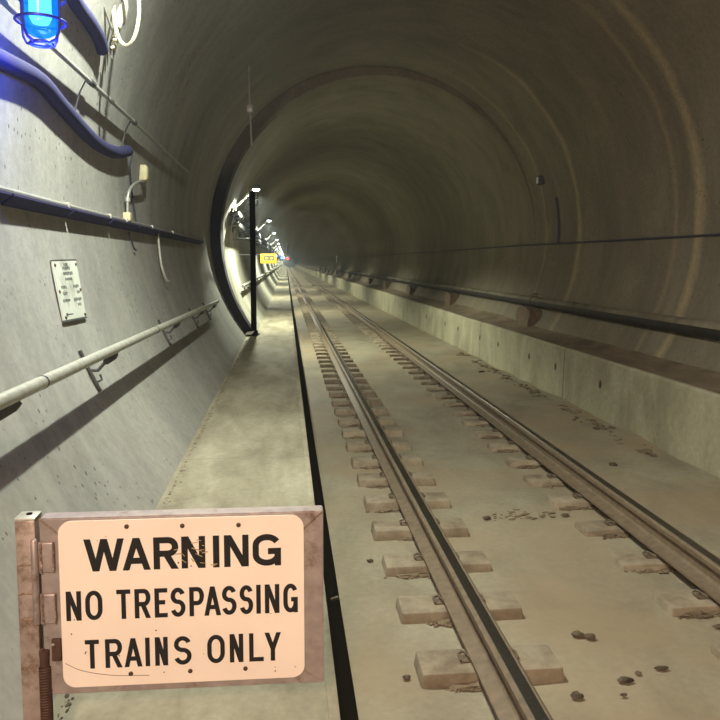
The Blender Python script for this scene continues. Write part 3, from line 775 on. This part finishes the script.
gt = empty('gate', (-.655, GY, WZ), 'low steel framed gate carrying the peach sign WARNING NO TRESPASSING TRAINS ONLY', 'gate', rz=GA)
GX0, GX1, GZ0, GZ1 = .002, .750, .178, .666
b = MB(); t = .058
def frame():
    # four mitred lengths of box section
    o_ = [(GX0, GZ0), (GX1, GZ0), (GX1, GZ1), (GX0, GZ1)]; i_ = [(GX0 + t, GZ0 + t * .75), (GX1 - t, GZ0 + t * .75), (GX1 - t, GZ1 - t * .9), (GX0 + t, GZ1 - t * .9)]
    names = ['bottom_rail', 'side_rail', 'top_rail', 'side_rail']
    for k in range(4):
        a, b2, c, d = o_[k], o_[(k + 1) % 4], i_[(k + 1) % 4], i_[k]
        m = MB(); m.prism([a, b2, c, d], 'y', -.025, .025)
        bmesh.ops.bevel(m.bm, geom=list(m.bm.edges), offset=.003, segments=2, affect='EDGES')
        m.build(names[k], 'gate', gt, angle=40)
    m = MB()
    for k in (2, 3):
        a, d = o_[k], i_[k]
        m.tube([(a[0], -.0255, a[1]), (d[0], -.0255, d[1])], .0022, 6)
    m.build('weld_bead', 'weld', gt)
frame()
for zc_ in (.563, .422):                                      # two welded hinges
    hh = .042
    m = MB(); m.box((-.004, -.034, zc_ - hh), (.040, -.024, zc_ + hh), .0048, seg=3)
    o = m.build('hinge_plate', 'gate', gt)
    ma, mb = MB(), MB()
    for i in range(13):
        z = zc_ - hh + .004 + (2 * hh - .008) * i / 12
        ma.blob((.0385, -.0345, z), (.0028, .003, .0055), .3, 1, False); mb.blob((.0075, -.0355, z), (.0036, .003, .0055), .3, 1, False)
    ma.build('weld_bead', 'weld', o); mb.build('weld_bead', 'weld', o)
m = MB(); m.lathe([(.007, .385), (.009, .388), (.009, .612), (.007, .615)], (-.008, -.037, 0), 16)
for z in (.463, .531): m.lathe([(.0098, z), (.0098, z + .002)], (-.008, -.037, 0), 16)
m.build('hinge_barrel', 'gate', gt)
m = MB(); m.box((.024, -.034, .276), (.050, -.025, .339), .004); o = m.build('latch_tab', 'spring', gt)
MB().blob((.030, -.036, .325), (.004, .003, .004), .1, 2, False).build('screw', 'galv', o)

# sign plate with rounded corners
SX0, SX1, SZ0, SZ1 = .052, .697, .201, .660
def rounded(x0, x1, z0, z1, r, n=8):
    P = []
    for cx, cz, a0 in ((x1 - r, z1 - r, 0), (x0 + r, z1 - r, 90), (x0 + r, z0 + r, 180), (x1 - r, z0 + r, 270)):
        for i in range(n + 1):
            a = math.radians(a0 + 90 * i / n); P.append((cx + r * math.cos(a), cz + r * math.sin(a)))
    return P
m = MB(); m.prism(rounded(SX0, SX1, SZ0, SZ1, .034), 'y', -.0325, -.0285)
sg = m.build('sign_plate', 'sign', gt, angle=30)
sg['label'] = 'peach coloured warning sign with black lettering'
FY = -.0325
# stroke lettering: each glyph is a list of polylines in a 0..1 box
def arc(cx, cy, rx, ry, a0, a1, n=14):
    return [(cx + rx * math.cos(math.radians(a0 + (a1 - a0) * i / n)), cy + ry * math.sin(math.radians(a0 + (a1 - a0) * i / n))) for i in range(n + 1)]
def loop_round(rx, ry, x0=0, x1=1, y0=0, y1=1):
    return arc(x1 - rx, y1 - ry, rx, ry, 0, 90, 8) + arc(x0 + rx, y1 - ry, rx, ry, 90, 180, 8) + arc(x0 + rx, y0 + ry, rx, ry, 180, 270, 8) + arc(x1 - rx, y0 + ry, rx, ry, 270, 360, 8)
G = {
 'W': [[(0, 1), (.25, 0)], [(.25, 0), (.5, 1)], [(.5, 1), (.75, 0)], [(.75, 0), (1, 1)]],
 'A': [[(0, 0), (.5, 1)], [(1, 0), (.5, 1)], [(.2, .29), (.8, .29)]],
 'R': [[(0, 0), (0, 1)], [(0, 1), (.62, 1)] + arc(.62, .74, .38, .26, 90, -90, 10) + [(0, .48)], [(.5, .48), (1, 0)]],
 'N': [[(0, 0), (0, 1)], [(0, 1), (1, 0)], [(1, 0), (1, 1)]],
 'I': [[(.5, 0), (.5, 1)]],
 'G': [arc(.5, .68, .5, .32, 25, 180, 12) + arc(.5, .32, .5, .32, 180, 345, 12) + [(1, .45), (.55, .45)], [(1, 0), (1, .47)]],
 'O': [loop_round(.5, .34) + [loop_round(.5, .34)[0]]],
 'T': [[(0, 1), (1, 1)], [(.5, 1), (.5, 0)]],
 'E': [[(0, 0), (0, 1)], [(0, 1), (1, 1)], [(0, 0), (1, 0)], [(0, .52), (.82, .52)]],
 'S': [arc(.5, .74, .48, .26, 20, 180, 12) + arc(.5, .74, .48, .22, 180, 265, 6) + arc(.5, .28, .5, .24, 85, 0, 6) + arc(.5, .28, .5, .28, 0, -160, 12)],
 'P': [[(0, 0), (0, 1)], [(0, 1), (.58, 1)] + arc(.58, .72, .42, .28, 90, -90, 10) + [(0, .44)]],
 'L': [[(0, 1), (0, 0)], [(0, 0), (1, 0)]],
 'Y': [[(0, 1), (.5, .42)], [(1, 1), (.5, .42)], [(.5, .46), (.5, 0)]],
}
def ribbon(m, pts, w, y0, y1, lo, hi):
    """flat stroke of width w with mitred corners and square ends"""
    P = [Vector(p) for p in pts]; Q = [P[0]]
    for p in P[1:]:
        if (p - Q[-1]).length > 1e-5: Q.append(p)
    P = Q; n = len(P); closed = (P[0] - P[-1]).length < 1e-4
    if closed: P = P[:-1]; n -= 1
    L_, R_ = [], []
    for i in range(n):
        d1 = (P[i] - P[i - 1]).normalized() if (i > 0 or closed) else None
        d2 = (P[(i + 1) % n] - P[i]).normalized() if (i < n - 1 or closed) else None
        if d1 is None: d1 = d2
        if d2 is None: d2 = d1
        n1 = Vector((-d1.y, d1.x)); n2 = Vector((-d2.y, d2.x)); k = n1 + n2
        if k.length < .15: k = n1
        k.normalize(); s_ = min(1 / max(k.dot(n1), .2), 3.2)
        L_.append(P[i] + k * (w / 2 * s_)); R_.append(P[i] - k * (w / 2 * s_))
    V = lambda p, y: m.bm.verts.new((p.x, y, min(hi, max(lo, p.y))))
    A = [(V(a, y0), V(b_, y0), V(a, y1), V(b_, y1)) for a, b_ in zip(L_, R_)]
    for i in range(n if closed else n - 1):
        a, b_ = A[i], A[(i + 1) % n]
        m.bm.faces.new((a[0], b_[0], b_[1], a[1])); m.bm.faces.new((a[0], a[2], b_[2], b_[0])); m.bm.faces.new((a[1], b_[1], b_[3], a[3])); m.bm.faces.new((a[2], a[3], b_[3], b_[2]))
    if not closed:
        for a in (A[0], A[-1]): m.bm.faces.new((a[0], a[1], a[3], a[2]))
PX0, PXW = 58.0, 246.0           # sign width in the lettering layout units
def word(name, glyphs, v0, v1, w, shift=0.0):
    H_ = SZ1 - SZ0; sc = (SX1 - SX0) / PXW
    zt, zb = SZ1 - v0 * H_, SZ1 - v1 * H_
    for ch_, a, b_ in glyphs:
        m = MB()
        xa, xb = SX0 + (a - shift - PX0) * sc, SX0 + (b_ - shift - PX0) * sc
        for k, pl in enumerate(G[ch_]):
            y1 = FY - .0006 - .00003 * k
            if len(pl) == 2 and abs(pl[1][1] - pl[0][1]) > .2:         # upright or slanting bar, cut level at both ends
                Z = [zt if p[1] == 1 else zb if p[1] == 0 else zb + (zt - zb) * p[1] for p in pl]
                wh = w
                for _ in range(6):
                    X = [xa + wh / 2 + (xb - xa - wh) * p[0] for p in pl]
                    wh = w * math.hypot(X[1] - X[0], Z[1] - Z[0]) / abs(Z[1] - Z[0])
                    if ch_ == 'I': wh = min(w, xb - xa)
                m.prism([(X[0] - wh / 2, Z[0]), (X[0] + wh / 2, Z[0]), (X[1] + wh / 2, Z[1]), (X[1] - wh / 2, Z[1])], 'y', y1, FY + .0002)
            elif len(pl) == 2:                                          # level bar
                z = min(zt - w / 2, max(zb + w / 2, zb + (zt - zb) * pl[0][1]))
                m.prism([(xa + (xb - xa) * pl[0][0], z - w / 2), (xa + (xb - xa) * pl[1][0], z - w / 2), (xa + (xb - xa) * pl[1][0], z + w / 2), (xa + (xb - xa) * pl[0][0], z + w / 2)],
                        'y', y1, FY + .0002)
            else:
                q = [(xa + w / 2 + (xb - xa - w) * x, zb + w / 2 + (zt - zb - w) * z) for x, z in pl]
                ribbon(m, q, w, FY + .0002, y1, zb, zt)
        m.build(name, 'ink', sg, smooth=False)
word('letter', [('W', 83, 123), ('A', 121, 149), ('R', 152, 177), ('N', 180, 204), ('I', 211, 219), ('N', 223, 248), ('G', 252, 281)], .110, .302, .0168, .5)
word('letter', [('N', 65, 80), ('O', 84, 101), ('T', 115, 129), ('R', 133, 149), ('E', 153, 166), ('S', 169, 184), ('P', 188, 203), ('A', 203, 220),
                   ('S', 221, 236), ('S', 239, 253), ('I', 256, 261), ('N', 265, 280), ('G', 284, 299)], .417, .594, .0120, 1.6)
word('letter', [('T', 84, 98), ('R', 104, 121), ('A', 123, 141), ('I', 144, 149), ('N', 154, 167), ('S', 173, 191), ('O', 207, 225), ('N', 230, 244),
                   ('L', 250, 265), ('Y', 266, 283)], .714, .889, .0120, 3.4)
def sp_(u, v): return (SX0 + u * (SX1 - SX0), FY - .0006, SZ1 - v * (SZ1 - SZ0))
MB().tube(spline([sp_(.01, .85), sp_(.08, .90), sp_(.2, .935), sp_(.35, .945)]), .0007, 5).build('scratch', 'bolt', sg)
r = random.Random(21)
for i in range(16):
    u, v = .53 + r.gauss(0, .05), .21 + r.gauss(0, .045); l = r.uniform(.008, .035)
    p0, p1 = sp_(u, v), sp_(u + l, v + r.uniform(-.008, .02))
    MB().tube([(p0[0], p0[1] - .0003, p0[2]), (p1[0], p1[1] - .0003, p1[2])], r.uniform(.0007, .0018), 5).build('scratch', 'scuff', sg)
for i in range(22):
    p0 = sp_(r.uniform(.03, .97), r.uniform(.03, .97)); k = r.uniform(.001, .0026)
    MB().blob((p0[0], FY, p0[2]), (k, .0005, k), .3, 1, False).build('chip', 'bolt', sg)
for u, v in ((.275, .04), (.50, .045), (.73, .05), (.52, .93), (.275, .93), (.75, .93)):
    x, z = SX0 + u * (SX1 - SX0), SZ1 - v * (SZ1 - SZ0)
    MB().lathe([(.0062, 0), (.0062, -.002), (.0035, -.0035)], (x, FY, z), 12, 'y').build('sign_bolt', 'bolt', sg)
# little bolt end sticking out of the walkway fascia
tag(MB().tube([(WE + .03, 3.22, .33), (WE + .085, 3.22, .345)], .008, 10).build('stud', 'clip'), 'short rusty stud sticking out of the black walkway edge right of the gate', 'stud')

# thin dusty haze filling the tunnel
def haze():
    m = bpy.data.materials.new('dusty_haze'); m.use_nodes = True; nt = m.node_tree; nt.nodes.clear()
    v = nt.nodes.new('ShaderNodeVolumeScatter'); v.inputs['Color'].default_value = (0.8, 0.9, 1, 1); v.inputs['Density'].default_value = 0.0019
    v.inputs['Anisotropy'].default_value = 0.35
    o = nt.nodes.new('ShaderNodeOutputMaterial'); nt.links.new(v.outputs[0], o.inputs['Volume'])
    M['haze'] = m
    tag(MB().box((-1.5, -4, -.3), (4.8, YE + .2, 5.6)).build('haze', 'haze'), 'thin grey haze filling the whole tunnel', 'haze', kind='stuff')
haze()
